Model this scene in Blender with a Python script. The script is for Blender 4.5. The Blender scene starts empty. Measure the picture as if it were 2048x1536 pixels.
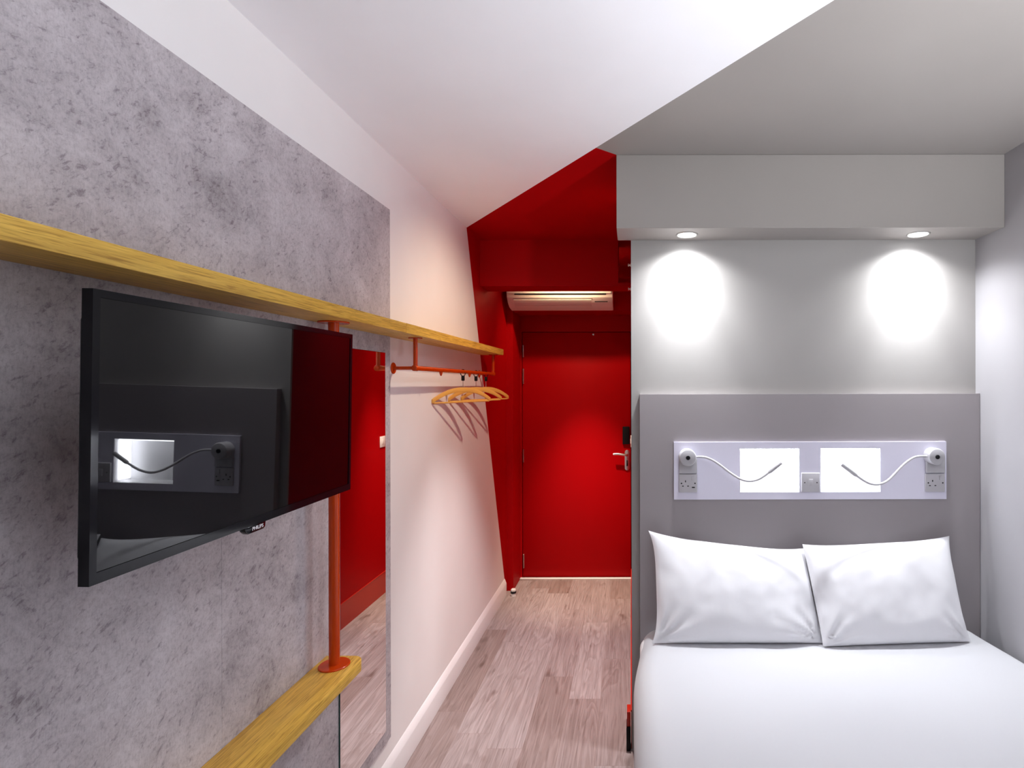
import bpy, bmesh, math, random
from mathutils import Vector, Matrix, noise
random.seed(7)
scene = bpy.context.scene
COL = scene.collection
F = 1090.0            # focal length in pixels of the 2048 px frame
VX, VY = 1262.5, 768.5   # vanishing point of the room's long axis
H = 1.655             # eye height above the floor
CEIL = H + 0.955
XR = 1.556            # right wall
YB = 2.463            # bed wall

def at(px, py, Y):
    """real point at distance Y seen at a photo pixel"""
    return Vector(((px - VX) * Y / F, Y, H - (py - VY) * Y / F))

# ------------------------------------------------------------------ materials
def mat(name, col, rough=0.5, metal=0.0, spec=0.5, emit=None, estr=0.0, ior=None, coat=0.0):
    m = bpy.data.materials.new(name); m.use_nodes = True
    b = m.node_tree.nodes['Principled BSDF']
    b.inputs['Base Color'].default_value = (*col, 1)
    b.inputs['Roughness'].default_value = rough
    b.inputs['Metallic'].default_value = metal
    b.inputs['Specular IOR Level'].default_value = spec
    b.inputs['Coat Weight'].default_value = coat
    if ior: b.inputs['IOR'].default_value = ior
    if emit:
        b.inputs['Emission Color'].default_value = (*emit, 1)
        b.inputs['Emission Strength'].default_value = estr
    return m

class NT:
    def __init__(s, m):
        s.t = m.node_tree; s.n = s.t.nodes; s.l = s.t.links
        s.b = s.n['Principled BSDF']
    def node(s, typ, **kw):
        n = s.n.new(typ)
        for k, v in kw.items(): setattr(n, k, v)
        return n
    def link(s, a, b): s.l.new(a, b)
    def math(s, op, a, b=None, c=None):
        n = s.node('ShaderNodeMath', operation=op)
        for i, v in enumerate((a, b, c)):
            if v is None: continue
            if isinstance(v, (int, float)): n.inputs[i].default_value = v
            else: s.link(v, n.inputs[i])
        return n.outputs[0]
    def comb(s, x, y, z):
        n = s.node('ShaderNodeCombineXYZ')
        for i, v in enumerate((x, y, z)):
            if isinstance(v, (int, float)): n.inputs[i].default_value = v
            else: s.link(v, n.inputs[i])
        return n.outputs[0]
    def noise(s, vec, scale, detail=4, rough=0.55, dist=0.0):
        n = s.node('ShaderNodeTexNoise')
        n.inputs['Scale'].default_value = scale; n.inputs['Detail'].default_value = detail
        n.inputs['Roughness'].default_value = rough; n.inputs['Distortion'].default_value = dist
        s.link(vec, n.inputs['Vector'])
        return n.outputs['Fac']
    def ramp(s, fac, stops):
        n = s.node('ShaderNodeValToRGB')
        e = n.color_ramp.elements
        while len(e) < len(stops): e.new(0.5)
        for el, (p, c) in zip(e, stops):
            el.position = p; el.color = (*c, 1) if len(c) == 3 else c
        s.link(fac, n.inputs[0])
        return n.outputs[0]
    def mix(s, fac, a, b, mode='MIX'):
        n = s.node('ShaderNodeMix', data_type='RGBA', blend_type=mode)
        for i, v in ((0, fac), (6, a), (7, b)):
            if isinstance(v, (int, float)): n.inputs[i].default_value = v
            elif isinstance(v, tuple): n.inputs[i].default_value = (*v, 1)
            else: s.link(v, n.inputs[i])
        return n.outputs[2]
    def bump(s, h, strength=0.2, dist=0.002):
        n = s.node('ShaderNodeBump')
        n.inputs['Strength'].default_value = strength; n.inputs['Distance'].default_value = dist
        s.link(h, n.inputs['Height']); s.link(n.outputs[0], s.b.inputs['Normal'])
    def pos(s):
        return s.node('ShaderNodeNewGeometry').outputs['Position']
    def obj(s):
        return s.node('ShaderNodeTexCoord').outputs['Object']

def paint(name, col, rough=0.6, spec=0.3):
    """wall paint with a faint roller texture"""
    m = mat(name, col, rough, spec=spec); t = NT(m)
    p = t.pos()
    f = t.noise(p, 2.0, 3)
    c = t.ramp(f, [(0.3, tuple(v * 0.97 for v in col)), (0.7, tuple(min(1, v * 1.02) for v in col))])
    t.link(c, t.b.inputs['Base Color'])
    t.bump(t.noise(p, 350, 2), 0.06, 0.001)
    return m

M = {}
M['white'] = paint('white_paint', (0.85, 0.83, 0.825), 0.55)
M['ceilwhite'] = paint('white_ceiling_paint', (0.915, 0.92, 0.955), 0.6)
M['taupe'] = paint('greige_paint', (0.305, 0.282, 0.265), 0.5)
M['bedwall'] = paint('greige_paint_lit', (0.36, 0.345, 0.330), 0.5)  # soffit's greige, lightened to carry the brighter light on this wall
M['pale'] = paint('pale_grey_paint', (0.405, 0.395, 0.41), 0.5)
M['red'] = paint('red_paint', (0.40, 0.0008, 0.003), 0.5, 0.08)
M['reddoor'] = paint('red_door_paint', (0.40, 0.0008, 0.003), 0.45, 0.08)
M['redtrim'] = mat('red_gloss_trim', (0.46, 0.018, 0.006), 0.35)
M['whitegloss'] = mat('white_gloss_trim', (0.80, 0.79, 0.80), 0.3)
M['plastic'] = mat('white_plastic', (0.80, 0.79, 0.80), 0.35)
M['lampgrey'] = mat('pale_grey_lamp_plastic', (0.50, 0.49, 0.51), 0.35)
M['socket'] = mat('socket_plastic', (0.56, 0.545, 0.57), 0.35)
M['panelwhite'] = mat('white_panel_laminate', (0.76, 0.74, 0.86), 0.4)
M['acplastic'] = mat('cream_plastic', (0.86, 0.80, 0.72), 0.5, spec=0.2)
M['aclouver'] = mat('cream_louver_plastic', (0.80, 0.74, 0.66), 0.5, spec=0.2)
M['black'] = mat('black_plastic', (0.008, 0.008, 0.010), 0.4, spec=0.2)
M['hole'] = mat('dark_hole', (0.004, 0.004, 0.004), 0.8)
M['bezel'] = mat('piano_black', (0.004, 0.004, 0.006), 0.08, ior=1.34)
M['screen'] = mat('black_screen_glass', (0.001, 0.001, 0.002), 0.015, ior=1.50)
M['chrome'] = mat('brushed_steel', (0.62, 0.60, 0.58), 0.28, 1.0)
M['orange'] = mat('orange_powder_coat', (0.52, 0.045, 0.001), 0.24, spec=0.4)
M['mirror'] = mat('mirror_silver', (0.92, 0.93, 0.93), 0.0, 1.0)
M['mirroredge'] = mat('mirror_edge_glass', (0.01, 0.05, 0.04), 0.15)
M['board'] = mat('grey_headboard_laminate', (0.345, 0.315, 0.322), 0.45)
M['lens'] = mat('lamp_lens', (0.9, 0.9, 0.9), 0.4, emit=(0.93, 0.95, 1.0), estr=7)
M['led'] = mat('led_strip', (0.9, 0.9, 0.9), 0.4, emit=(0.88, 0.92, 1.0), estr=30)
M['letter'] = mat('silver_lettering', (0.8, 0.8, 0.82), 0.35)
M['bedbase'] = mat('dark_grey_bed_base', (0.10, 0.095, 0.095), 0.7)
M['ticking'] = mat('mattress_ticking', (0.8, 0.8, 0.8), 0.8)
M['pvc'] = mat('white_window_frame', (0.8, 0.8, 0.8), 0.35)

def fabric(name, col):
    m = mat(name, col, 0.85, spec=0.2); t = NT(m)
    b = t.b
    b.inputs['Sheen Weight'].default_value = 0.15
    p = t.obj()
    h = t.math('ADD', t.noise(p, 9, 3), t.math('MULTIPLY', t.noise(p, 700, 1), 0.12))
    t.bump(h, 0.18, 0.004)
    return m
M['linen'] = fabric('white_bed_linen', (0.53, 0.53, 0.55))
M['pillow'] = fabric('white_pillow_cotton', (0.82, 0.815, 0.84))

def wood(name, light, dark, axis=1, rough=0.45):
    m = mat(name, light, rough); t = NT(m)
    sp = t.node('ShaderNodeSeparateXYZ'); t.link(t.obj(), sp.inputs[0])
    def stretched(across, along):
        k = [across] * 3; k[axis] = along
        return t.comb(*[t.math('MULTIPLY', sp.outputs[i], k[i]) for i in range(3)])
    pores = t.noise(stretched(330, 13), 1.0, 3, 0.6, 0.4)
    g = t.noise(stretched(90, 3.5), 1.0, 5, 0.6, 0.8)
    w = t.noise(stretched(16, 1.1), 1.0, 2, 0.5, 1.2)
    ring = t.math('FRACT', t.math('MULTIPLY', w, 9.0))
    c1 = t.ramp(g, [(0.28, tuple(d_ * 0.55 + l_ * 0.45 for d_, l_ in zip(dark, light))), (0.52, light), (0.75, tuple(min(1, c * 1.10) for c in light))])
    c2 = t.ramp(ring, [(0.0, (1, 1, 1)), (0.75, (0.86, 0.81, 0.70)), (0.95, (1, 1, 1))])
    c3 = t.ramp(pores, [(0.34, tuple(d_ / l_ for d_, l_ in zip(dark, light))), (0.50, (1, 1, 1))])
    t.link(t.mix(1.0, t.mix(1.0, c1, c2, 'MULTIPLY'), c3, 'MULTIPLY'), t.b.inputs['Base Color'])
    t.bump(pores, 0.25, 0.001)
    return m
M['oak'] = wood('yellow_oak', (0.76, 0.48, 0.085), (0.46, 0.25, 0.028))
M['hanger'] = mat('pale_hanger_wood', (0.80, 0.43, 0.095), 0.4)

def concrete():
    m = mat('concrete_laminate', (0.4, 0.38, 0.4), 0.6, spec=0.3); t = NT(m)
    p = t.pos()
    sp = t.node('ShaderNodeSeparateXYZ'); t.link(p, sp.inputs[0])
    big = t.noise(p, 3.0, 5, 0.6, 0.5)
    mid = t.noise(p, 9, 12, 0.78, 0.6)
    fine = t.noise(p, 110, 5, 0.8)
    streak = t.noise(t.comb(0.0, t.math('MULTIPLY', sp.outputs[1], 300), t.math('MULTIPLY', sp.outputs[2], 80)), 1.0, 3, 0.6)
    fv = t.math('ADD', t.math('MULTIPLY', sp.outputs[1], 0.8), t.math('MULTIPLY', sp.outputs[2], 0.6))
    fw = t.math('SUBTRACT', t.math('MULTIPLY', sp.outputs[2], 0.8), t.math('MULTIPLY', sp.outputs[1], 0.6))
    fleck = t.noise(t.comb(0.0, t.math('MULTIPLY', fv, 42), t.math('MULTIPLY', fw, 95)), 1.0, 4, 0.7, 0.5)
    f = t.math('ADD', t.math('MULTIPLY', big, 0.5), t.math('MULTIPLY', mid, 0.5))
    c = t.ramp(f, [(0.36, (0.300, 0.272, 0.284)), (0.46, (0.445, 0.410, 0.428)), (0.55, (0.535, 0.498, 0.520)), (0.66, (0.63, 0.592, 0.615))])
    c = t.mix(1.0, c, t.ramp(fine, [(0.30, (0.74, 0.72, 0.735)), (0.5, (1, 1, 1)), (0.7, (1.10, 1.10, 1.10))]), 'MULTIPLY')
    c = t.mix(1.0, c, t.ramp(streak, [(0.30, (0.86, 0.85, 0.86)), (0.5, (1, 1, 1))]), 'MULTIPLY')
    pd = t.math('ADD', fleck, t.math('MULTIPLY', mid, 0.45))
    c = t.mix(1.0, c, t.ramp(pd, [(0.54, (0.62, 0.59, 0.61)), (0.66, (1, 1, 1))]), 'MULTIPLY')
    t.link(c, t.b.inputs['Base Color'])
    t.bump(mid, 0.05, 0.001)
    return m
M['concrete'] = concrete()

def planks():
    m = mat('wood_plank_vinyl', (0.4, 0.3, 0.25), 0.38, spec=0.4); t = NT(m)
    sp = t.node('ShaderNodeSeparateXYZ'); t.link(t.pos(), sp.inputs[0])
    X, Y = sp.outputs[0], sp.outputs[1]
    u = t.math('DIVIDE', t.math('ADD', X, 3.004), 0.167)
    row = t.math('FLOOR', u); fu = t.math('FRACT', u)
    wn = t.node('ShaderNodeTexWhiteNoise', noise_dimensions='1D'); t.link(row, wn.inputs['W'])
    v = t.math('ADD', t.math('DIVIDE', Y, 0.92), t.math('MULTIPLY', wn.outputs['Value'], 9.0))
    colm = t.math('FLOOR', v); fv = t.math('FRACT', v)
    w2 = t.node('ShaderNodeTexWhiteNoise', noise_dimensions='2D'); t.link(t.comb(row, colm, 0), w2.inputs['Vector'])
    idv = w2.outputs['Value']
    base = t.ramp(idv, [(0.0, (0.262, 0.200, 0.188)), (0.35, (0.310, 0.250, 0.245)), (0.7, (0.350, 0.295, 0.295)), (1.0, (0.390, 0.335, 0.335))])
    off = t.math('MULTIPLY', idv, 37.0)
    g = t.noise(t.comb(t.math('ADD', t.math('MULTIPLY', X, 105), off), t.math('MULTIPLY', Y, 4.0), off), 1.0, 6, 0.65, 0.8)
    cath = t.noise(t.comb(t.math('ADD', t.math('MULTIPLY', X, 10), off), t.math('MULTIPLY', Y, 1.1), off), 1.0, 2, 0.5, 0.9)
    rings = t.math('FRACT', t.math('MULTIPLY', cath, 9.0))
    c = t.mix(1.0, base, t.ramp(g, [(0.30, (0.66, 0.62, 0.60)), (0.5, (0.98, 0.98, 0.98)), (0.7, (1.1, 1.08, 1.06))]), 'MULTIPLY')
    c = t.mix(1.0, c, t.ramp(rings, [(0.0, (1, 1, 1)), (0.80, (0.80, 0.77, 0.755)), (0.97, (1, 1, 1))]), 'MULTIPLY')
    kn = t.noise(t.comb(t.math('MULTIPLY', X, 11), t.math('MULTIPLY', Y, 4), off), 1.0, 2, 0.5)
    c = t.mix(1.0, c, t.ramp(kn, [(0.22, (0.55, 0.48, 0.45)), (0.33, (1, 1, 1))]), 'MULTIPLY')
    ju = t.math('LESS_THAN', t.math('MINIMUM', fu, t.math('SUBTRACT', 1.0, fu)), 0.007)
    jv = t.math('LESS_THAN', fv, 0.0025)
    c = t.mix(t.math('MULTIPLY', t.math('MAXIMUM', ju, jv), 0.35), c, (0.18, 0.11, 0.09))
    t.link(c, t.b.inputs['Base Color'])
    t.bump(g, 0.08, 0.001)
    return m
M['floor'] = planks()

def glass():
    m = bpy.data.materials.new('window_glass'); m.use_nodes = True
    n = m.node_tree.nodes; l = m.node_tree.links
    n.remove(n['Principled BSDF'])
    tr = n.new('ShaderNodeBsdfTransparent'); gl = n.new('ShaderNodeBsdfGlossy'); gl.inputs['Roughness'].default_value = 0.0
    fr = n.new('ShaderNodeFresnel'); mx = n.new('ShaderNodeMixShader')
    l.new(fr.outputs[0], mx.inputs[0]); l.new(tr.outputs[0], mx.inputs[1]); l.new(gl.outputs[0], mx.inputs[2])
    l.new(mx.outputs[0], n['Material Output'].inputs['Surface'])
    return m
M['glass'] = glass()

# ------------------------------------------------------------------ mesh helpers
def box(x0, x1, y0, y1, z0, z1, bev=0.0, seg=2):
    bm = bmesh.new()
    bmesh.ops.create_cube(bm, size=1.0)
    for v in bm.verts:
        v.co = Vector(((x0 + x1) / 2 + v.co.x * (x1 - x0), (y0 + y1) / 2 + v.co.y * (y1 - y0), (z0 + z1) / 2 + v.co.z * (z1 - z0)))
    if bev: bmesh.ops.bevel(bm, geom=bm.edges[:], offset=bev, segments=seg, affect='EDGES', profile=0.5)
    return bm

def join(*bms):
    out = bmesh.new()
    for b in bms:
        me = bpy.data.meshes.new('tmp'); b.to_mesh(me); b.free()
        out.from_mesh(me); bpy.data.meshes.remove(me)
    return out

def frame_of(d):
    d = d.normalized()
    a = Vector((0, 0, 1)) if abs(d.z) < 0.9 else Vector((1, 0, 0))
    u = d.cross(a).normalized(); w = d.cross(u).normalized()
    return u, w

def lathe(origin, axis, prof, seg=40):
    """prof: (radius, height along axis)"""
    bm = bmesh.new(); o = Vector(origin); ax = Vector(axis).normalized(); u, w = frame_of(ax)
    rings = []
    for r, h in prof:
        if r < 1e-6: rings.append([bm.verts.new(o + ax * h)])
        else: rings.append([bm.verts.new(o + ax * h + (u * math.cos(2 * math.pi * k / seg) + w * math.sin(2 * math.pi * k / seg)) * r) for k in range(seg)])
    for a, b in zip(rings, rings[1:]):
        for k in range(seg):
            k2 = (k + 1) % seg
            if len(a) == 1 and len(b) == 1: continue
            if len(a) == 1: bm.faces.new((a[0], b[k2], b[k]))
            elif len(b) == 1: bm.faces.new((a[k], a[k2], b[0]))
            else: bm.faces.new((a[k], a[k2], b[k2], b[k]))
    bmesh.ops.recalc_face_normals(bm, faces=bm.faces[:])
    return bm

def rod(p0, p1, r, seg=24, cap=0.0015):
    p0, p1 = Vector(p0), Vector(p1); L = (p1 - p0).length
    c = min(cap, r * 0.5)
    return lathe(p0, p1 - p0, [(0, 0), (r - c, 0), (r, c), (r, L - c), (r - c, L), (0, L)], seg)

def smooth_path(pts, n=6):
    """Catmull-Rom through the points"""
    P = [Vector(p) for p in pts]; out = []
    for i in range(len(P) - 1):
        p0 = P[max(0, i - 1)]; p1 = P[i]; p2 = P[i + 1]; p3 = P[min(len(P) - 1, i + 2)]
        for k in range(n):
            t = k / n
            out.append(0.5 * ((2 * p1) + (p2 - p0) * t + (2 * p0 - 5 * p1 + 4 * p2 - p3) * t * t + (3 * p1 - p0 - 3 * p2 + p3) * t ** 3))
    out.append(P[-1]); return out

def tube(pts, r, seg=14, closed=False):
    bm = bmesh.new(); P = [Vector(p) for p in pts]; n = len(P); rings = []
    u = None
    for i, p in enumerate(P):
        if closed: d = P[(i + 1) % n] - P[i - 1]
        else: d = P[min(i + 1, n - 1)] - P[max(i - 1, 0)]
        d.normalize()
        if u is None: u, _ = frame_of(d)
        u = (u - d * u.dot(d)).normalized(); w = d.cross(u)
        rr = r[i] if isinstance(r, (list, tuple)) else r
        rings.append([bm.verts.new(p + (u * math.cos(2 * math.pi * k / seg) + w * math.sin(2 * math.pi * k / seg)) * rr) for k in range(seg)])
    m = n if closed else n - 1
    for i in range(m):
        a, b = rings[i], rings[(i + 1) % n]
        for k in range(seg): bm.faces.new((a[k], a[(k + 1) % seg], b[(k + 1) % seg], b[k]))
    if not closed:
        bm.faces.new(rings[0]); bm.faces.new(rings[-1])
    bmesh.ops.recalc_face_normals(bm, faces=bm.faces[:])
    return bm

def prism(poly, axis, a, b, bev=0.0):
    """extrude a polygon along one axis; poly in the two other axes in x,y,z order"""
    bm = bmesh.new()
    def mk(p, t):
        c = list(p); c.insert(axis, t); return bm.verts.new(c)
    A = [mk(p, a) for p in poly]; B = [mk(p, b) for p in poly]; n = len(poly)
    bm.faces.new(A); bm.faces.new(B[::-1])
    for i in range(n): bm.faces.new((A[i], B[i], B[(i + 1) % n], A[(i + 1) % n]))
    bmesh.ops.recalc_face_normals(bm, faces=bm.faces[:])
    if bev: bmesh.ops.bevel(bm, geom=bm.edges[:], offset=bev, segments=2, affect='EDGES', profile=0.5)
    return bm

def plate(us, vs, skip, axis, w0, w1):
    """flat plate on a grid with rectangular openings (skip: set of (i, j) cells)"""
    bm = bmesh.new(); cache = {}
    def V(i, j, t):
        k = (i, j, t)
        if k not in cache:
            c = [us[i], vs[j]]; c.insert(axis, (w0, w1)[t]); cache[k] = bm.verts.new(c)
        return cache[k]
    cells = {(i, j) for i in range(len(us) - 1) for j in range(len(vs) - 1)} - set(skip)
    for i, j in cells:
        bm.faces.new((V(i, j, 0), V(i + 1, j, 0), V(i + 1, j + 1, 0), V(i, j + 1, 0)))
        bm.faces.new((V(i, j + 1, 1), V(i + 1, j + 1, 1), V(i + 1, j, 1), V(i, j, 1)))
        for (di, dj, a, b) in ((-1, 0, (i, j), (i, j + 1)), (1, 0, (i + 1, j), (i + 1, j + 1)), (0, -1, (i, j), (i + 1, j)), (0, 1, (i, j + 1), (i + 1, j + 1))):
            if (i + di, j + dj) not in cells:
                bm.faces.new((V(*a, 0), V(*b, 0), V(*b, 1), V(*a, 1)))
    bmesh.ops.recalc_face_normals(bm, faces=bm.faces[:])
    return bm

def world(o):
    v = Vector(o.location)
    while o.parent: o = o.parent; v += o.location
    return v

def obj(name, bm, m, parent=None, angle=32):
    """link one mesh object; its origin goes to the bottom centre (top level) or centre (part)"""
    me = bpy.data.meshes.new(name)
    xs = [v.co for v in bm.verts]
    lo = Vector([min(c[i] for c in xs) for i in range(3)]); hi = Vector([max(c[i] for c in xs) for i in range(3)])
    o0 = (lo + hi) / 2
    if parent is None: o0.z = lo.z
    bmesh.ops.translate(bm, verts=bm.verts[:], vec=-o0)
    for f in bm.faces: f.smooth = True
    bm.to_mesh(me); bm.free()
    me.set_sharp_from_angle(angle=math.radians(angle))
    for mm in (m if isinstance(m, list) else [m]): me.materials.append(M[mm])
    o = bpy.data.objects.new(name, me); COL.objects.link(o)
    o.location = o0
    if parent is not None:
        o.parent = parent; o.location = o0 - world(parent)
    return o

def tag(o, label, cat, group=None, kind=None):
    o['label'] = label; o['category'] = cat
    if group: o['group'] = group
    if kind: o['kind'] = kind
    return o

def thing(name, loc, label, cat, group=None, kind=None):
    o = bpy.data.objects.new(name, None); COL.objects.link(o)
    o.location = loc; o.empty_display_size = 0.05
    return tag(o, label, cat, group, kind)

def copy_tree(o, parent=None):
    c = o.copy(); COL.objects.link(c)
    if parent is not None: c.parent = parent
    for ch in list(o.children): copy_tree(ch, c)
    return c

def struct(name, bm, m, label, cat, angle=32):
    return tag(obj(name, bm, m, None, angle), label, cat, kind='structure')

# ------------------------------------------------------------------ the room
Y0 = -1.55            # wall behind the camera
WIN = (-1.25, 0.70, 0.55, 2.40)   # unseen window added in the right wall for fill light (y0, y1, z0, z1)
struct('floor', box(-1.1, XR + 0.1, Y0 - 0.1, 4.80, -0.08, 0.0), 'floor', 'brown wood-plank vinyl floor of the room and corridor', 'floor')

A = (-1.0, 3.316); B = (-0.1403, 2.200); D = (-0.060, 2.268)
C0 = (XR + 0.1, B[1] - (XR + 0.1 - B[0]) / 0.7676)
zc0, zc1 = CEIL, CEIL + 0.08
cw = prism([(-1.1, Y0 - 0.1), (XR + 0.1, Y0 - 0.1), C0, B, A, (-1.1, A[1] + 0.13)], 2, zc0, zc1)
ct = prism([C0, (XR + 0.1, 2.60), (D[0], 2.60), D, B], 2, zc0, zc1)
cr = prism([(-1.1, A[1] + 0.13), A, B, D, (D[0], 2.60), (0.15, 2.60), (0.15, 4.80), (-1.1, 4.80)], 2, zc0, zc1)
for i, b in enumerate((cw, ct, cr)):
    for f in b.faces: f.material_index = i
struct('ceiling', join(cw, ct, cr), ['ceilwhite', 'taupe', 'red'], 'ceiling painted white, greige over the bed and red by the door', 'ceiling')

P0 = (A[1], CEIL); P1 = (4.283, 0.128); P2 = (4.36, 0.0)
wl = prism([(Y0 - 0.1, 0), P2, P1, P0, (Y0 - 0.1, CEIL)], 0, -1.1, -1.0)
wr = prism([P2, (4.80, 0), (4.80, CEIL), P0, P1], 0, -1.1, -1.0)
for f in wr.faces: f.material_index = 1
struct('wall_left', join(wl, wr), ['white', 'red'], 'left wall painted white with a slanting edge to red', 'wall')
WY = [Y0 - 0.1, WIN[0], WIN[1], 2.60]; WZ = [0.0, WIN[2], WIN[3], CEIL]
struct('wall_right', plate(WY, WZ, {(1, 1)}, 0, XR, XR + 0.1), 'pale', 'pale grey wall at the right side of the bed', 'wall')

# bed wall with the two openings of the light niches
NX = [at(px, 0, 2.42).x for px in (1479, 1599, 1641, 1761)]
NZ = [at(0, py, 2.42).z for py in (985.5, 897.5)]
GX = [0.0] + NX + [XR]; GZ = [0.0] + NZ + [CEIL]
HOLES = {(1, 1), (3, 1)}
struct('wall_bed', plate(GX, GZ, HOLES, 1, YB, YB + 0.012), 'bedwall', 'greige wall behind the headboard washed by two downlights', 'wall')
struct('wall_corridor', box(0.0, 0.10, YB + 0.012, 4.80, 0, CEIL), 'red', 'red corridor wall running back from the bed corner to the door', 'wall')
YN, YD = 4.373, 4.667
struct('wall_door', prism([(-1.0, 0), (-0.949, 0), (-0.949, H + 0.588), (0.0, H + 0.588), (0.0, CEIL), (-1.0, CEIL)], 1, YN, 4.80), 'red', 'red end wall around the door recess under the air conditioner', 'wall')
bk = join(box(-1.0, -0.085, 3.608, 3.819, H + 0.672, CEIL), box(-1.0, 0.0, 3.608, 3.819, H + 0.6517, H + 0.672))
struct('trim_1', bk, 'red', 'red dropped beam across the corridor in front of the air conditioner', 'beam')
struct('trim_2', box(-0.060, XR, 2.268, YB, H + 0.6496, CEIL, 0.002, 1), 'taupe', 'greige boxed soffit over the bed holding two downlights', 'soffit')
struct('trim_3', box(-0.949, 0.0, YD - 0.045, YD - 0.012, 0.0, 0.008, 0.002), 'whitegloss', 'thin white threshold strip on the floor under the red door', 'threshold')
bb = prism([(-1.0, 0), (-0.984, 0), (-0.984, 0.092), (-0.9855, 0.097), (-0.9965, 0.125), (-1.0, 0.128)], 1, Y0, 4.285)
struct('baseboard_left', bb, 'whitegloss', 'white skirting board along the foot of the left wall', 'baseboard')
bb = prism([(0.0, 0), (-0.0035, 0), (-0.0035, 0.166), (-0.0055, 0.168), (-0.0055, 0.174), (0.0, 0.174)], 1, YB + 0.014, YN)
struct('baseboard_corridor', bb, 'redtrim', 'red skirting board along the corridor wall', 'baseboard')
cb = thing('corner_bumper', (-0.011, YB + 0.03, 0), 'red and black bumper block on the floor at the bed corner', 'bumper')
obj('red_block', box(-0.0225, -0.006, YB, YB + 0.06, 0.1075, 0.174, 0.002), 'redtrim', cb)
obj('black_foot', box(-0.0245, -0.006, YB - 0.006, YB + 0.062, 0.0, 0.107, 0.003), 'black', cb)
obj('steel_strip', box(-0.026, -0.0246, YB - 0.004, YB + 0.06, 0.004, 0.104, 0.0005), 'chrome', cb)

struct('wall_back', box(-1.1, XR + 0.1, Y0 - 0.1, Y0, 0, CEIL), 'taupe', 'greige wall facing the bed', 'wall')
w = thing('fill_window_1', (XR + 0.05, (WIN[0] + WIN[1]) / 2, WIN[2]), 'unseen white framed window added in the right wall for fill light', 'window', kind='structure')
ym_ = (WIN[0] + WIN[1]) / 2
fy = [WIN[0], WIN[0] + 0.05, ym_ - 0.025, ym_ + 0.025, WIN[1] - 0.05, WIN[1]]; fz = [WIN[2], WIN[2] + 0.05, WIN[3] - 0.05, WIN[3]]
obj('window_frame', plate(fy, fz, {(1, 1), (3, 1)}, 0, XR + 0.03, XR + 0.08), 'pvc', w)
for i in (1, 3): obj('window_pane', box(XR + 0.052, XR + 0.058, fy[i], fy[i + 1], fz[1], fz[2]), 'glass', w)

# ------------------------------------------------------------------ door
d = thing('door_1', (-0.47, YD, 0), 'red flush door with steel lever and four hinges at the corridor end', 'door', kind='structure')
xl, xr, zt = at(1045, 0, YD).x, -0.006, at(0, 664.5, YD).z
obj('door_frame', plate([-0.949, xl - 0.004, 0.0], [0.0, zt + 0.004, H + 0.588], {(1, 0)}, 1, YD - 0.008, YD + 0.08), 'reddoor', d)
obj('door_light_block', box(-0.949, 0.0, YD + 0.081, YD + 0.12, 0.0, H + 0.588), 'reddoor', d)  # unseen box added to stop sky light leaking round the door
obj('door_leaf', box(xl, xr, YD, YD + 0.045, 0.006, zt, 0.002), 'reddoor', d)
for y0, y1 in ((690, 714), (737, 767), (898, 924), (1107, 1135)):
    hg = at(1047, (y0 + y1) / 2, YD); hh = (y1 - y0) * YD / F / 2
    obj('hinge', join(rod((hg.x, YD - 0.013, hg.z - hh), (hg.x, YD - 0.013, hg.z + hh), 0.005, 12), box(hg.x - 0.004, hg.x + 0.005, YD - 0.010, YD - 0.0005, hg.z - hh, hg.z + hh, 0.001)), 'chrome', d)
hc = at(1254, 909, YD - 0.02)
pl = obj('lock_plate', prism([(hc.x + 0.021 * math.cos(a) , hc.z - 0.05 + (0.066 if math.sin(a) > 0 else -0.066) + 0.021 * math.sin(a)) for a in [math.radians(k * 15) for k in range(24)]], 1, YD - 0.010, YD - 0.0005, 0.002), 'chrome', d)
pl['label'] = 'steel lock plate'
obj('keyhole', box(hc.x - 0.006, hc.x + 0.006, YD - 0.013, YD - 0.009, hc.z - 0.10, hc.z - 0.05, 0.001), 'hole', pl)
lv = smooth_path([(hc.x, YD - 0.010, hc.z), (hc.x, YD - 0.045, hc.z), (hc.x - 0.012, YD - 0.058, hc.z), (hc.x - 0.05, YD - 0.060, hc.z + 0.006), (hc.x - 0.085, YD - 0.058, hc.z + 0.009), (hc.x - 0.118, YD - 0.056, hc.z + 0.006)], 5)
obj('lever_handle', tube(lv, 0.0095, 12), 'chrome', d)
rd0 = at(1245, 888, YD); rd1 = at(1259, 853, YD)
obj('card_reader', box(rd0.x, rd1.x, YD - 0.022, YD - 0.0005, rd0.z, rd1.z, 0.004), 'black', d)
vw = at(1187, 669, YD)
obj('door_catch', lathe((vw.x, YD, vw.z), (0, -1, 0), [(0.009, 0), (0.009, 0.008), (0.006, 0.012), (0, 0.012)], 16), 'chrome', d)

# door stop on the floor
dp = at(1026, 1190, 4.27)
t = thing('door_stop', (dp.x, 4.27, 0), 'white floor door stop with a black rubber band by the red nib', 'door stop')
obj('body', lathe((dp.x, 4.27, 0.0), (0, 0, 1), [(0, 0), (0.020, 0), (0.020, 0.020), (0.017, 0.022), (0.017, 0.036), (0.019, 0.038), (0.019, 0.050), (0.014, 0.055), (0, 0.056)], 24), 'plastic', t)
obj('rubber_band', lathe((dp.x, 4.27, 0.0), (0, 0, 1), [(0.0171, 0.022), (0.022, 0.0235), (0.022, 0.0355), (0.0171, 0.037)], 24), 'black', t)

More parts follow.
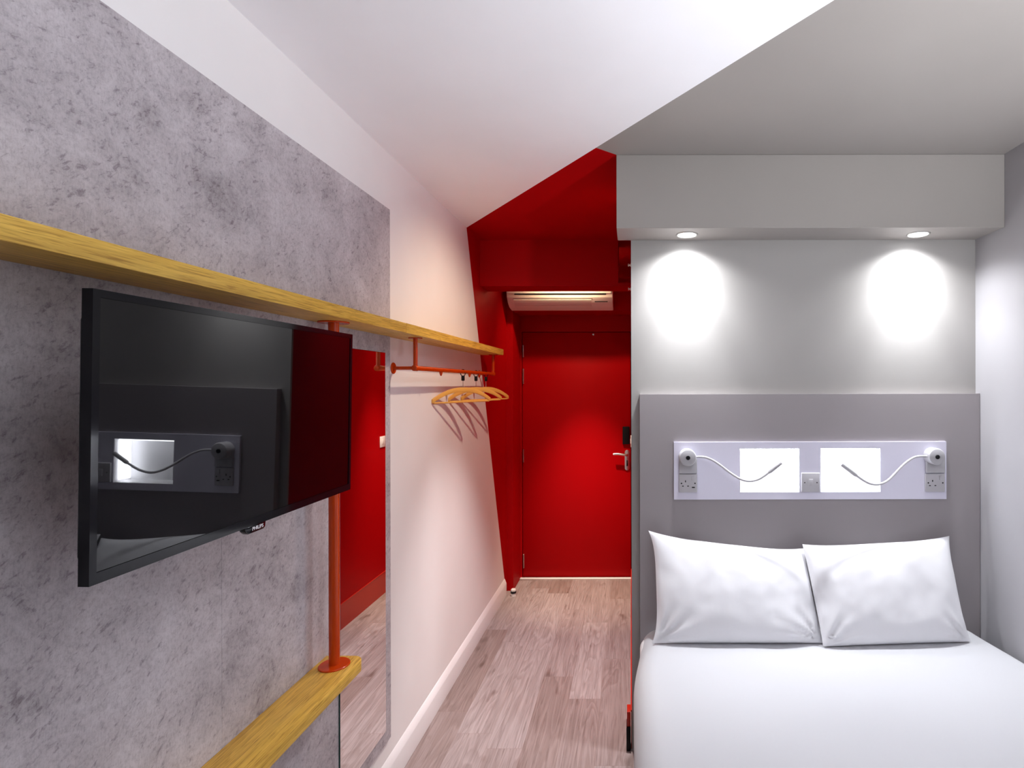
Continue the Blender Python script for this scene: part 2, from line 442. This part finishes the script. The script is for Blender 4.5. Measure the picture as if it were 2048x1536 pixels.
# ------------------------------------------------------------------ air conditioner on the wall over the door
AX0, AX1 = -0.9545, -0.141
acp = [(4.372, 0.87), (4.20, 0.87), (4.176, 0.855), (4.166, 0.80), (4.168, 0.718), (4.184, 0.668), (4.216, 0.630), (4.265, 0.604), (4.34, 0.591), (4.372, 0.591)]
ac = thing('air_conditioner', ((AX0 + AX1) / 2, 4.372, H + 0.591), 'cream split air conditioner tucked behind the red beam over the door', 'air conditioner')
obj('casing', prism([(y, z + H) for y, z in acp], 0, AX0, AX1, 0.004), 'acplastic', ac, 50)
obj('wall_mount', box(AX0 + 0.05, AX1 - 0.05, 4.3725, 4.3729, H + 0.62, H + 0.85), 'chrome', ac)
def ac_strip(x0, x1, pts, t=0.004):
    up = []
    n = len(pts)
    for i, (y, z) in enumerate(pts):
        a = pts[max(0, i - 1)]; b = pts[min(n - 1, i + 1)]
        dy, dz = b[0] - a[0], b[1] - a[1]; L = math.hypot(dy, dz)
        up.append((y + dz / L * t, z - dy / L * t))
    return prism([(y, z + H) for y, z in pts + up[::-1]], 0, x0, x1)
obj('front_panel', ac_strip(AX0 + 0.012, AX1 - 0.012, [(4.1665, 0.80), (4.1672, 0.75), (4.168, 0.712), (4.172, 0.698)]), 'acplastic', ac)
obj('air_louver', join(ac_strip(AX0 + 0.05, AX1 - 0.165, [(4.196, 0.654), (4.216, 0.631), (4.235, 0.620)]), ac_strip(AX0 + 0.05, AX1 - 0.165, [(4.239, 0.6175), (4.262, 0.605), (4.315, 0.596)])), 'aclouver', ac)
obj('intake_slot', ac_strip(AX0 + 0.06, AX1 - 0.05, [(4.1735, 0.697), (4.177, 0.687)], 0.001), 'hole', ac)
obj('display_slot', ac_strip(AX1 - 0.14, AX1 - 0.04, [(4.206, 0.642), (4.2105, 0.6365)], 0.0012), 'hole', ac)
obj('cover_seam', ac_strip(AX0 + 0.045, AX1 - 0.155, [(4.191, 0.6595), (4.1935, 0.6565)], 0.0008), 'hole', ac)

# unidentified small pale pegs and switch on the red corridor wall
for (py, Yk, lab) in ((530, 3.30, 'upper tiny unidentified pale peg high on the red corridor wall beside the beam'), (578, 3.40, 'lower tiny unidentified pale peg on the red corridor wall level with the beam underside')):
    p = at(1257, py, Yk)
    tag(obj('wall_peg', lathe((0, Yk, p.z), (-1, 0, 0), [(0.010, 0), (0.010, 0.004), (0.006, 0.006), (0.006, 0.012), (0.009, 0.014), (0.009, 0.018), (0, 0.0185)], 16), 'plastic'), lab, 'peg', 'pale pegs on the red corridor wall')
s = thing('light_switch', (0.0, 4.30, H - 0.49), 'white light switch on the red corridor wall near the door', 'light switch')
obj('switch_plate', box(-0.005, -0.0005, 4.257, 4.343, H - 0.492, H - 0.406, 0.0018), 'plastic', s)
obj('rocker', box(-0.0072, -0.0051, 4.289, 4.311, H - 0.467, H - 0.431, 0.0008), 'plastic', s)

# ------------------------------------------------------------------ left wall: panels, mirror, shelves, post
PF = -0.988
ZP0, ZP1 = H - 1.443, H + 0.718
tag(obj('wall_panel', box(-0.9995, PF, 1.3137, 2.235, ZP0, ZP1, 0.0008, 1), 'concrete'), 'grey concrete-look wall panel carrying the tall mirror', 'wall panel', 'concrete-look wall panels')
tag(obj('wall_panel', box(-0.9995, PF, 0.10, 1.3133, ZP0, ZP1, 0.0008, 1), 'concrete'), 'grey concrete-look wall panel behind the television', 'wall panel', 'concrete-look wall panels')
mr = thing('wall_mirror', (PF, 2.01, H - 1.385), 'tall frameless mirror on the grey panel reflecting the red wall', 'mirror')
obj('mirror_glass', box(PF + 0.0045, PF + 0.0052, 1.837, 2.178, H - 1.3845, H + 0.1275), 'mirror', mr)
obj('mirror_backing', box(PF + 0.0003, PF + 0.0044, 1.836, 2.179, H - 1.3855, H + 0.1285), 'mirroredge', mr)

SX = -0.852; SZ0, SZ1 = H + 0.1968, H + 0.2335
tag(obj('wall_shelf', box(-0.9875, SX, 0.0, 2.0655, SZ0, SZ1, 0.0015), 'oak'), 'long yellow oak shelf board running above the television', 'shelf')
sh = join(box(-0.9875, SX, 2.0665, 2.2345, SZ0, SZ1, 0.0), box(-0.9995, SX, 2.2345, 3.635, SZ0, SZ1, 0.0))
bmesh.ops.remove_doubles(sh, verts=sh.verts[:], dist=1e-5)
tag(obj('clothes_shelf', sh, 'oak'), 'yellow oak shelf board above the orange clothes rail', 'shelf')

# low ledge with a rounded end
LZ0, LZ1 = H - 0.911, H - 0.875; LX = -0.861; LY = 1.762; rr = 0.035
poly = [(-0.9875, 0.25), (LX, 0.25)]
for k in range(9):
    a = math.radians(k * 11.25)
    poly.append((LX - rr + rr * math.cos(a), LY - rr + rr * math.sin(a)))
poly.append((-0.9875, LY))
tag(obj('wall_ledge', prism(poly, 2, LZ0, LZ1, 0.0018), 'oak'), 'lower yellow oak ledge with a rounded end at the foot of the orange post', 'shelf')

def flange(p, ax, R, t=0.005):
    return lathe(p, ax, [(0, 0.0003), (R, 0.0003), (R, t * 0.6), (R - 0.002, t), (0, t)], 40)
po = thing('orange_post', (-0.928, 1.700, LZ1), 'orange steel post standing on the low ledge up to the shelf', 'post')
obj('pole', rod((-0.928, 1.700, LZ1 + 0.0005), (-0.928, 1.700, SZ0 - 0.0005), 0.0155, 32), 'orange', po)
obj('base_flange', flange((-0.928, 1.700, LZ1), (0, 0, 1), 0.045), 'orange', po)
obj('top_flange', flange((-0.928, 1.700, SZ0), (0, 0, -1), 0.045), 'orange', po)

# ------------------------------------------------------------------ clothes rail and hangers
RX, RZ = -0.905, H + 0.0695; RY0, RY1 = 2.285, 3.575
r = thing('clothes_rail', (RX, (RY0 + RY1) / 2, RZ), 'orange steel clothes rail hung under the oak shelf', 'clothes rail')
obj('rail', rod((RX, RY0 - 0.016, RZ), (RX, RY1 + 0.016, RZ), 0.0105, 24), 'orange', r)
for y in (RY0, RY1):
    obj('hanging_bracket', join(rod((RX, y, RZ), (RX, y, SZ0 - 0.001), 0.0088, 20), rod((RX, y - 0.015, RZ), (RX, y + 0.015, RZ), 0.0125, 24)), 'orange', r)
    obj('top_flange', flange((RX, y, SZ0), (0, 0, -1), 0.028, 0.004), 'orange', r)
    obj('wall_arm', rod((-0.9995, y + 0.002, RZ), (RX, y, RZ), 0.0075, 20), 'orange', r)
    obj('wall_flange', flange((-0.9999, y + 0.002, RZ), (1, 0, 0), 0.024), 'orange', r)
for px in (882, 939):
    y = -RX * F / (VX - px)
    obj('rail_peg', lathe((RX, y, RZ - 0.009), (0, 0, -1), [(0.008, 0), (0.008, 0.004), (0.0045, 0.016), (0.003, 0.019), (0, 0.019)], 16), 'orange', r)

def make_hanger(label):
    t = thing('coat_hanger', (0, 0, RZ), label, 'coat hanger', 'wooden hangers on the orange rail')
    Ls = 0.225; n = 26; top = []; bot = []
    zc = RZ
    for i in range(n + 1):
        s_ = -Ls + 2 * Ls * i / n; q = abs(s_) / Ls
        top.append((s_, zc - 0.084 - 0.060 * q ** 2.1))
        bot.append((s_, zc - 0.084 - 0.060 * q ** 2.1 - (0.026 - 0.006 * q)))
    b = prism([(x, z) for x, z in top] + [(x, z) for x, z in bot[::-1]], 1, -0.006, 0.006, 0.0022)
    obj('hanger_arms', b, 'hanger', t, 40)
    obj('trouser_bar', rod((-Ls + 0.010, 0, zc - 0.1625), (Ls - 0.010, 0, zc - 0.1625), 0.0045, 14), 'hanger', t)
    obj('steel_pin', rod((0, 0, zc - 0.087), (0, 0, zc - 0.045), 0.0018, 10, 0.0004), 'chrome', t)
    obj('black_collar', lathe((0, 0, zc - 0.021), (0, 0, -1), [(0, 0), (0.008, 0), (0.009, 0.003), (0.009, 0.024), (0.007, 0.028), (0, 0.028)], 18), 'black', t)
    ring = [(math.cos(a) * 0.0185, 0, zc - 0.0065 + math.sin(a) * 0.0185) for a in [2 * math.pi * k / 32 for k in range(32)]]
    obj('rail_ring', tube(ring, 0.0022, 8, True), 'black', t)
    return t
hl = ['wooden coat hanger on the rail, nearest the mirror', 'middle of the three wooden coat hangers on the rail', 'wooden coat hanger on the rail, closest to the red door']
h0 = make_hanger(hl[0])
for i, (px, yaw) in enumerate(((926, 66), (952, 64), (972, 66))):
    h = h0 if i == 0 else copy_tree(h0)
    y = -RX * F / (VX - px)
    h.location = (RX, y, RZ); h.rotation_euler = (0, 0, math.radians(yaw)); h['label'] = hl[i]

# ------------------------------------------------------------------ television
TY0, TY1, TZ0, TZ1 = 0.7765, 1.500, H - 0.2875, H + 0.1385
TX = -0.7735
tv = thing('television', (TX, (TY0 + TY1) / 2, TZ0), 'black flat television on a wall arm in front of the grey panel', 'television')
obj('bezel', plate([TY0, TY0 + 0.011, TY1 - 0.010, TY1], [TZ0, TZ0 + 0.0165, TZ1 - 0.0115, TZ1], {(1, 1)}, 0, TX - 0.016, TX), 'bezel', tv)
obj('screen', box(TX - 0.014, TX - 0.0015, TY0 + 0.0112, TY1 - 0.0102, TZ0 + 0.0167, TZ1 - 0.0117), 'screen', tv)
obj('back_cover', box(TX - 0.055, TX - 0.0165, TY0 + 0.03, TY1 - 0.03, TZ0 + 0.02, TZ1 - 0.03, 0.012, 3), 'black', tv)
ym = 1.121
lt = obj('logo_tab', prism([(ym - 0.033, TZ0 + 0.0005), (ym + 0.033, TZ0 + 0.0005), (ym + 0.031, TZ0 - 0.011), (ym + 0.026, TZ0 - 0.0145), (ym - 0.020, TZ0 - 0.0145), (ym - 0.028, TZ0 - 0.008)], 0, TX - 0.012, TX - 0.0005, 0.001), 'bezel', tv)
fc = bpy.data.curves.new('lettering', 'FONT'); fc.body = 'PHILIPS'; fc.size = 0.0105; fc.align_x = 'CENTER'; fc.align_y = 'CENTER'; fc.extrude = 0.0002; fc.offset = 0.00012
fo = bpy.data.objects.new('tmp_text', fc); COL.objects.link(fo)
bpy.context.view_layer.update()
me = bpy.data.meshes.new_from_object(fo.evaluated_get(bpy.context.evaluated_depsgraph_get()))
bpy.data.objects.remove(fo)
bmt = bmesh.new(); bmt.from_mesh(me); bpy.data.meshes.remove(me)
bmesh.ops.transform(bmt, verts=bmt.verts[:], matrix=Matrix(((0, 0, 1, TX - 0.0003), (1, 0, 0, ym + 0.008), (0, 1, 0, TZ0 - 0.0068), (0, 0, 0, 1))))
obj('lettering', bmt, 'letter', lt)
obj('wall_mount', join(box(PF + 0.0003, PF + 0.012, 1.03, 1.25, H - 0.18, H + 0.03, 0.002), box(PF + 0.011, TX - 0.05, 1.115, 1.165, H - 0.11, H - 0.05, 0.003)), 'black', tv)
tv.rotation_euler = (0, math.radians(0.95), 0)

# ------------------------------------------------------------------ headboard, light panel, sockets, reading lamps
HF = 2.430
HX0, HX1 = at(1279.5, 0, HF).x, XR - 0.002
HZ1 = at(0, 788.5, HF).z
tag(obj('headboard', plate([HX0] + NX + [HX1], [0.0] + NZ + [HZ1], HOLES, 1, HF, YB - 0.0005), 'board'), 'grey laminate headboard fixed to the wall behind the bed', 'headboard')
PYF = 2.420
pa = at(1347.5, 999.5, PYF); pb = at(1892.5, 884.5, PYF)
lp = thing('bedhead_light', ((pa.x + pb.x) / 2, PYF, pa.z), 'long white panel with two glowing niches on the headboard', 'light panel')
obj('panel_plate', plate([pa.x] + NX + [pb.x], [pa.z] + NZ + [pb.z], HOLES, 1, PYF, HF - 0.0003), 'panelwhite', lp)
for i in (0, 2):
    x0, x1 = NX[i], NX[i + 1]; e = 0.0015; yb = 2.505
    nb = bmesh.new()
    v = {}
    for a, x in enumerate((x0 + e, x1 - e)):
        for b_, z in enumerate((NZ[0] + e, NZ[1] - e)):
            for c, y in enumerate((PYF + 0.001, yb)): v[a, b_, c] = nb.verts.new((x, y, z))
    nb.faces.new((v[0, 0, 1], v[1, 0, 1], v[1, 1, 1], v[0, 1, 1]))
    for q in (((0, 0), (1, 0)), ((1, 0), (1, 1)), ((1, 1), (0, 1)), ((0, 1), (0, 0))):
        nb.faces.new((v[(*q[0], 0)], v[(*q[1], 0)], v[(*q[1], 1)], v[(*q[0], 1)]))
    ni = obj('light_niche', nb, 'plastic', lp)
    xi = x1 - 0.010 if i == 0 else x0 + 0.004
    obj('led_strip', box(xi, xi + 0.006, PYF + 0.022, yb - 0.012, NZ[0] + 0.01, NZ[1] - 0.004), 'led', ni)
    obj('led_strip', box(x0 + 0.01, x1 - 0.01, PYF + 0.022, PYF + 0.034, NZ[1] - 0.0075, NZ[1] - 0.003), 'led', ni)

def electrical(name, px0, px1, py0, py1, label, cat, kind):
    a = at(px0, py1, PYF); b = at(px1, py0, PYF); w_, h_ = b.x - a.x, b.z - a.z
    t = thing(name, ((a.x + b.x) / 2, PYF, a.z), label, cat)
    obj('face_plate', box(a.x, b.x, PYF - 0.009, PYF - 0.0003, a.z, b.z, 0.0028, 3), 'socket', t)
    yf = PYF - 0.0092
    def dot(fx, fz, sx, sz, nm, m='hole', dp=0.0006):
        cx, cz = a.x + fx * w_, a.z + fz * h_
        return obj(nm, box(cx - sx, cx + sx, yf - dp, yf + 0.0003, cz - sz, cz + sz, min(sx, sz, dp) * 0.3), m, t)
    if kind == 'switch':
        dot(0.17, 0.5, 0.0024, 0.0024, 'screw'); dot(0.83, 0.5, 0.0024, 0.0024, 'screw')
        dot(0.5, 0.5, 0.009, 0.015, 'rocker', 'socket', 0.003)
    else:
        dot(0.14, 0.5, 0.0028, 0.0028, 'screw'); dot(0.88, 0.5, 0.0028, 0.0028, 'screw')
        dot(0.36, 0.61, 0.0019, 0.0042, 'pin_slot'); dot(0.22, 0.35, 0.0036, 0.0019, 'pin_slot'); dot(0.50, 0.35, 0.0036, 0.0019, 'pin_slot')
        dot(0.77, 0.78, 0.0055, 0.0095, 'rocker', 'socket', 0.003)
        if kind == 'usb': dot(0.79, 0.28, 0.0065, 0.0024, 'usb_port')
    return t
electrical('power_socket', 1357, 1393.5, 948, 984.5, 'white power socket with a USB slot at the left end of the lit panel', 'socket', 'usb')
electrical('power_socket', 1848.5, 1887.5, 948, 984.5, 'white power socket at the right end of the lit panel', 'socket', 'plain')
electrical('bed_switch', 1601.5, 1638.5, 946, 984.5, 'white rocker switch between the two glowing niches', 'light switch', 'switch')

def reading_lamp(cpx, cpy, neck, head_end, label, m0=-18.5, m1=17.5):
    yb = 2.372
    c = at(cpx, cpy, yb)
    t = thing('reading_lamp', (c.x, PYF, c.z), label, 'reading lamp', 'gooseneck reading lamps on the lit panel')
    R = 0.037
    obj('base', lathe((c.x, PYF - 0.0003, c.z), (0, -1, 0), [(0, 0), (R, 0), (R, 0.040), (R - 0.003, 0.046), (R - 0.006, 0.0475), (0, 0.048)], 48), 'lampgrey', t)
    obj('push_button', lathe((c.x, yb + 0.0005, c.z), (0, -1, 0), [(0.0095, 0), (0.0095, 0.003), (0.008, 0.0045), (0, 0.0045)], 24), 'black', t)
    a = at(cpx + m0, 946.5, PYF); b = at(cpx + m1, cpy, PYF)
    obj('mounting_plate', box(a.x, b.x, PYF - 0.014, PYF - 0.0004, a.z, b.z, 0.004, 3), 'lampgrey', t)
    n = len(neck); pts = []
    for i, (px, py) in enumerate(neck):
        k = i / (n - 1)
        pts.append(at(px, py, 2.395 - 0.085 * k))
    path = smooth_path(pts, 5)
    obj('gooseneck', tube(path, 0.0050, 14), 'socket', t)
    p0 = pts[-1]; p1 = at(*head_end, 2.300); dd = p1 - p0
    L = dd.length
    hd = obj('lamp_head', lathe(p0 - dd.normalized() * 0.004, dd, [(0, 0), (0.005, 0), (0.0080, 0.006), (0.0086, 0.012), (0.0082, L - 0.004), (0.0068, L), (0, L)], 24), 'lampgrey', t)
    return t
reading_lamp(1375.8, 916, [(1391, 914.5), (1402, 914), (1414, 916), (1428, 922.5), (1442, 932), (1456, 943), (1469, 952), (1482, 959), (1498, 962.8), (1515, 959.5), (1528, 952.5), (1538, 945)], (1564.5, 924.5), 'left gooseneck reading lamp curving right above the USB socket')
reading_lamp(1874.7, 915.2, [(1859, 914), (1848, 913.7), (1838, 914), (1827, 916.5), (1814, 924.5), (1800, 937), (1788, 950), (1777, 960.5), (1765, 967.5), (1752, 970), (1738, 967.5), (1724, 960), (1712, 951.5)], (1681, 928), 'right gooseneck reading lamp curving left beside the right wall', -25.0, 12.5)

# ------------------------------------------------------------------ downlights
def downlight(name, x, y, z, R, label, group):
    t = thing(name, (x, y, z), label, 'downlight', group)
    obj('rim', lathe((x, y, z - 0.0002), (0, 0, -1), [(R - 0.008, 0), (R, 0), (R, 0.0015), (R - 0.003, 0.004), (R - 0.008, 0.003), (R - 0.008, 0)], 48), 'chrome', t)
    obj('lens', lathe((x, y, z - 0.0002), (0, 0, -1), [(0, 0), (R - 0.0085, 0), (R - 0.0085, 0.0015), (0, 0.002)], 48), 'lens', t)
    return t
def spot(name, loc, energy, size, blend, col=(1, 1, 1), rad=0.03, aim=(0, 0, -1)):
    l = bpy.data.lights.new(name, 'SPOT'); l.energy = energy; l.spot_size = math.radians(size); l.spot_blend = blend
    l.color = col; l.shadow_soft_size = rad
    o = bpy.data.objects.new(name, l); COL.objects.link(o); o.location = loc
    o.rotation_euler = Vector(aim).to_track_quat('-Z', 'Y').to_euler()
    return o
SZ = H + 0.6496
DL = [(0.243, 2.368), (1.248, 2.368)]
for (x, y), lab in zip(DL, ('left round downlight in the soffit over the bed', 'right round downlight in the soffit over the bed')):
    downlight('downlight', x, y, SZ, 0.048, lab, 'round downlights over the bed')
    spot('downlight_wash', (x, y, SZ - 0.012), 18, 148, 0.75, (0.94, 0.96, 1.0), 0.03)
    spot('downlight_beam', (x, y, SZ - 0.012), 25, 100, 0.95, (0.92, 0.95, 1.0), 0.03)
    spot('downlight_core', (x, y, SZ - 0.012), 26, 54, 1.0, (0.92, 0.95, 1.0), 0.02)
downlight('corridor_downlight', -0.040, 2.76, CEIL, 0.026, 'small corridor downlight beside the red wall behind the soffit', 'corridor downlights')
spot('corridor_beam', (-0.040, 2.76, CEIL - 0.012), 190, 54, 1.0, (1.0, 0.92, 0.92), 0.02, (-0.20, 0.10, -1))
spot('corridor_wash', (-0.040, 2.76, CEIL - 0.012), 40, 116, 0.8, (1.0, 0.80, 0.60), 0.035, (-0.6, 0.12, -1))
downlight('corridor_downlight', -0.46, 3.885, CEIL, 0.045, 'corridor downlight behind the red beam in front of the door', 'corridor downlights')
spot('corridor_beam', (-0.46, 3.885, CEIL - 0.012), 230, 44, 1.0, (1.0, 0.84, 0.66), 0.03, (0.06, 0.235, -1))
spot('corridor_wash', (-0.46, 3.885, CEIL - 0.012), 36, 112, 0.9, (1.0, 0.74, 0.46), 0.04, (-0.05, 0.75, -0.75))  # extra beam added to brighten the air conditioner

# unseen uplighter added at the foot of the bed to brighten the ceiling
UX, UY, UZ = 1.36, 0.12, 1.45
ul = thing('added_uplighter', (UX, UY, 0), 'slim unseen uplighter added at the foot of the bed to brighten the ceiling', 'added floor lamp')
obj('base', lathe((UX, UY, 0), (0, 0, 1), [(0, 0), (0.11, 0), (0.11, 0.008), (0.10, 0.014), (0, 0.016)], 40), 'chrome', ul)
obj('pole', rod((UX, UY, 0.015), (UX, UY, UZ - 0.06), 0.010), 'chrome', ul)
obj('shade', lathe((UX, UY, UZ - 0.06), (0, 0, 1), [(0, 0), (0.03, 0), (0.075, 0.05), (0.079, 0.06), (0.076, 0.06), (0.072, 0.05), (0.03, 0.004), (0, 0.004)], 40), 'plastic', ul)
obj('bulb', lathe((UX, UY, UZ - 0.055), (0, 0, 1), [(0, 0), (0.02, 0.004), (0.026, 0.02), (0.018, 0.036), (0, 0.042)], 24), 'lens', ul)
spot('ceiling_fill_beam', (UX, UY, UZ + 0.003), 185, 134, 0.8, (0.92, 0.95, 1.0), 0.06, (-0.22, 0.40, 1))

# ------------------------------------------------------------------ bed
ZM = H - 1.073
bd = thing('bed', (0.78, 1.42, 0), 'double bed standing against the headboard and right wall', 'bed')
obj('bed_base', box(0.035, 1.535, 0.43, 2.41, 0.10, 0.30, 0.01), 'bedbase', bd)
obj('mattress', box(0.035, 1.50, 0.42, 2.40, 0.302, ZM - 0.03, 0.04, 4), 'ticking', bd)
for x in (0.10, 1.46):
    for y in (0.52, 2.30): obj('leg', rod((x, y, 0.0), (x, y, 0.101), 0.025, 20), 'black', bd)

def sstep(t):
    t = max(0.0, min(1.0, t)); return t * t * (3 - 2 * t)
def duvet():
    bm = bmesh.new(); ya, yb = 0.34, 2.424
    ys = [ya + 0.06 * (1 - math.cos(math.pi / 2 * k / 6)) for k in range(6)] + [ya + 0.06 + (yb - ya - 0.11) * k / 70 for k in range(71)] + [yb - 0.05 + 0.05 * math.sin(math.pi / 2 * k / 6) for k in range(1, 7)]
    rings = []
    for y in ys:
        dz = 0.0
        if y < ya + 0.06: q = 1 - (y - ya) / 0.06; dz = -0.06 * (1 - math.sqrt(max(0, 1 - q * q)))
        if y > yb - 0.05: q = (y - (yb - 0.05)) / 0.05; dz = -0.05 * (1 - math.sqrt(max(0, 1 - q * q)))
        xl = 0.006 + 0.036 * sstep((y - 2.0) / 0.42); xr_ = 1.549 - 0.05 * sstep((y - 2.05) / 0.38)
        r1, r2 = 0.085, 0.06
        pts = [(xl + 0.010, 0.26), (xl + 0.006, 0.34), (xl + 0.002, ZM - r1 - 0.06), (xl, ZM - r1)]
        for k in range(1, 9):
            a = math.pi / 2 * k / 8; pts.append((xl + r1 - r1 * math.cos(a), ZM - r1 + r1 * math.sin(a)))
        n = 60
        for k in range(1, n): pts.append((xl + r1 + (xr_ - r2 - xl - r1) * k / n, ZM))
        for k in range(0, 9):
            a = math.pi / 2 * k / 8; pts.append((xr_ - r2 + r2 * math.sin(a), ZM - r2 + r2 * math.cos(a)))
        pts += [(xr_, ZM - 0.12), (xr_, 0.34)]
        ring = []
        for x, z in pts:
            e = noise.noise(Vector((x * 1.7, y * 2.3, 0.3))) * 0.006 + noise.noise(Vector((x * 6, y * 3.2, 4.1))) * 0.0022
            f = sstep((z - 0.3) / 0.2)
            ring.append(bm.verts.new((x, y, z + (dz + e) * f)))
        rings.append(ring)
    for a, b in zip(rings, rings[1:]):
        for k in range(len(a) - 1): bm.faces.new((a[k], a[k + 1], b[k + 1], b[k]))
    bm.faces.new(rings[0]); bm.faces.new(rings[-1])
    bmesh.ops.recalc_face_normals(bm, faces=bm.faces[:])
    return bm
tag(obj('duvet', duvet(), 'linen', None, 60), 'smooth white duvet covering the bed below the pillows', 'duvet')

def pillow(tl, tr, br, bl, edge, thick, seed):
    """edge: inward pull of (left, right, top) sides"""
    bm = bmesh.new(); N, K = 46, 34
    TL, TR, BR, BL = (Vector(p) for p in (tl, tr, br, bl))
    ux = ((TR + BR) - (TL + BL)).normalized(); uz = ((TL + TR) - (BL + BR)).normalized(); nn = ux.cross(uz).normalized()
    if nn.y > 0: nn = -nn
    def base(u, v):
        a, b = (u + 1) / 2, (v + 1) / 2
        p = BL * (1 - a) * (1 - b) + BR * a * (1 - b) + TL * (1 - a) * b + TR * a * b
        ev = 1 - abs(v) ** 4; eu = 1 - abs(u) ** 4
        p = p + ux * (edge[0] * ev * (1 - a) - edge[1] * ev * a)
        p = p - uz * (edge[2] * eu * b ** 2)
        return p
    def th(u, v):
        q = max(0.0, (1 - abs(u) ** 2.6)) * max(0.0, (1 - abs(v) ** 2.4))
        return thick * q ** 0.55
    G = []
    for side in (1, -1):
        g = []
        for j in range(K + 1):
            row = []
            for i in range(N + 1):
                u = math.sin((i / N * 2 - 1) * math.pi / 2) * 0.35 + (i / N * 2 - 1) * 0.65; v = math.sin((j / K * 2 - 1) * math.pi / 2) * 0.35 + (j / K * 2 - 1) * 0.65
                p = base(u, v); h = th(u, v)
                # soft creases that fan out from the lower corners
                cr = 0.0
                for cx in (-1, 1):
                    dx, dz = (u - cx) * 0.35, (v + 1) * 0.23
                    rd = math.hypot(dx, dz) + 1e-4; an = math.atan2(dz, abs(dx))
                    cr += 0.011 * math.sin(an * 15 + seed + cx) * math.exp(-(rd / 0.13) ** 2) * min(1, rd / 0.03)
                cr += 0.007 * noise.noise(Vector((u * 2.2 + seed, v * 1.6, seed))) + 0.0030 * noise.noise(Vector((u * 7 + seed, v * 4, 2 * seed)))
                edgef = min(1.0, h / (thick * 0.35))
                # belly hangs a little lower
                sag = -0.012 * (1 - v * v) * (1 - u * u)
                row.append(p + nn * side * (h * (1.0 if side > 0 else 0.75) + cr * edgef * (side > 0)) + uz * sag)
            g.append(row)
        G.append(g)
    vt = {}
    for s_ in (0, 1):
        for j in range(K + 1):
            for i in range(N + 1):
                if s_ == 1 and (i in (0, N) or j in (0, K)): vt[1, j, i] = vt[0, j, i]; continue
                vt[s_, j, i] = bm.verts.new(G[s_][j][i])
    for s_ in (0, 1):
        for j in range(K):
            for i in range(N):
                q = (vt[s_, j, i], vt[s_, j, i + 1], vt[s_, j + 1, i + 1], vt[s_, j + 1, i])
                bm.faces.new(q if s_ == 0 else q[::-1])
    bmesh.ops.recalc_face_normals(bm, faces=bm.faces[:])
    low = min(v.co.z for v in bm.verts)
    return bm
zb = ZM + 0.006
def pz(px, py, Y, z=None):
    p = at(px, py, Y)
    if z is not None: p.z = z
    return p
pl1 = pillow(pz(1296, 1061, 2.385), pz(1609, 1097, 2.385), pz(1645, 1291, 2.245, zb), pz(1303, 1290, 2.245, zb), (0.026, 0.004, 0.020), 0.066, 1.3)
tag(obj('pillow', pl1, 'pillow', None, 70), 'left white pillow leaning on the headboard with a raised corner', 'pillow', 'white pillows on the bed')
pl2 = pillow(pz(1604, 1089, 2.365), pz(1898, 1073, 2.385), pz(1941, 1281, 2.255, zb), pz(1645, 1297, 2.215, zb), (0.004, 0.014, 0.014), 0.066, 4.7)
tag(obj('pillow', pl2, 'pillow', None, 70), 'right white pillow leaning on the headboard near the right wall', 'pillow', 'white pillows on the bed')

# ------------------------------------------------------------------ daylight, camera, render look
wd = bpy.data.worlds.new('overcast_sky'); scene.world = wd; wd.use_nodes = True
bg = wd.node_tree.nodes['Background']; bg.inputs[0].default_value = (0.86, 0.92, 1.0, 1); bg.inputs[1].default_value = 1.0
pl = bpy.data.lights.new('window_portal', 'AREA'); pl.shape = 'RECTANGLE'; pl.size = WIN[3] - WIN[2]; pl.size_y = WIN[1] - WIN[0]; pl.cycles.is_portal = True
plo = bpy.data.objects.new('window_portal', pl); COL.objects.link(plo)
plo.location = (XR + 0.11, (WIN[0] + WIN[1]) / 2, (WIN[2] + WIN[3]) / 2); plo.rotation_euler = (0, math.radians(90), 0)

cam = bpy.data.cameras.new('camera'); co = bpy.data.objects.new('camera', cam); COL.objects.link(co)
cam.sensor_fit = 'HORIZONTAL'; cam.sensor_width = 36.0; cam.lens = F / 2048 * 36.0
cam.shift_x = -(VX - 1024) / 2048; cam.shift_y = (VY - 768) / 2048
cam.clip_start = 0.01
co.location = (0, 0, H); co.rotation_euler = (math.radians(90), 0, 0)
co.rotation_euler = (Matrix.Rotation(math.radians(90), 3, 'X') @ Matrix.Rotation(math.radians(-0.12), 3, 'Z')).to_euler()
scene.camera = co
scene.view_settings.view_transform = 'Standard'; scene.view_settings.look = 'None'
scene.view_settings.gamma = 1.0; scene.view_settings.use_curve_mapping = False
scene.view_settings.exposure = 0.55
scene.cycles.max_bounces = 14; scene.cycles.diffuse_bounces = 8; scene.cycles.glossy_bounces = 6
scene.cycles.sample_clamp_indirect = 6.0
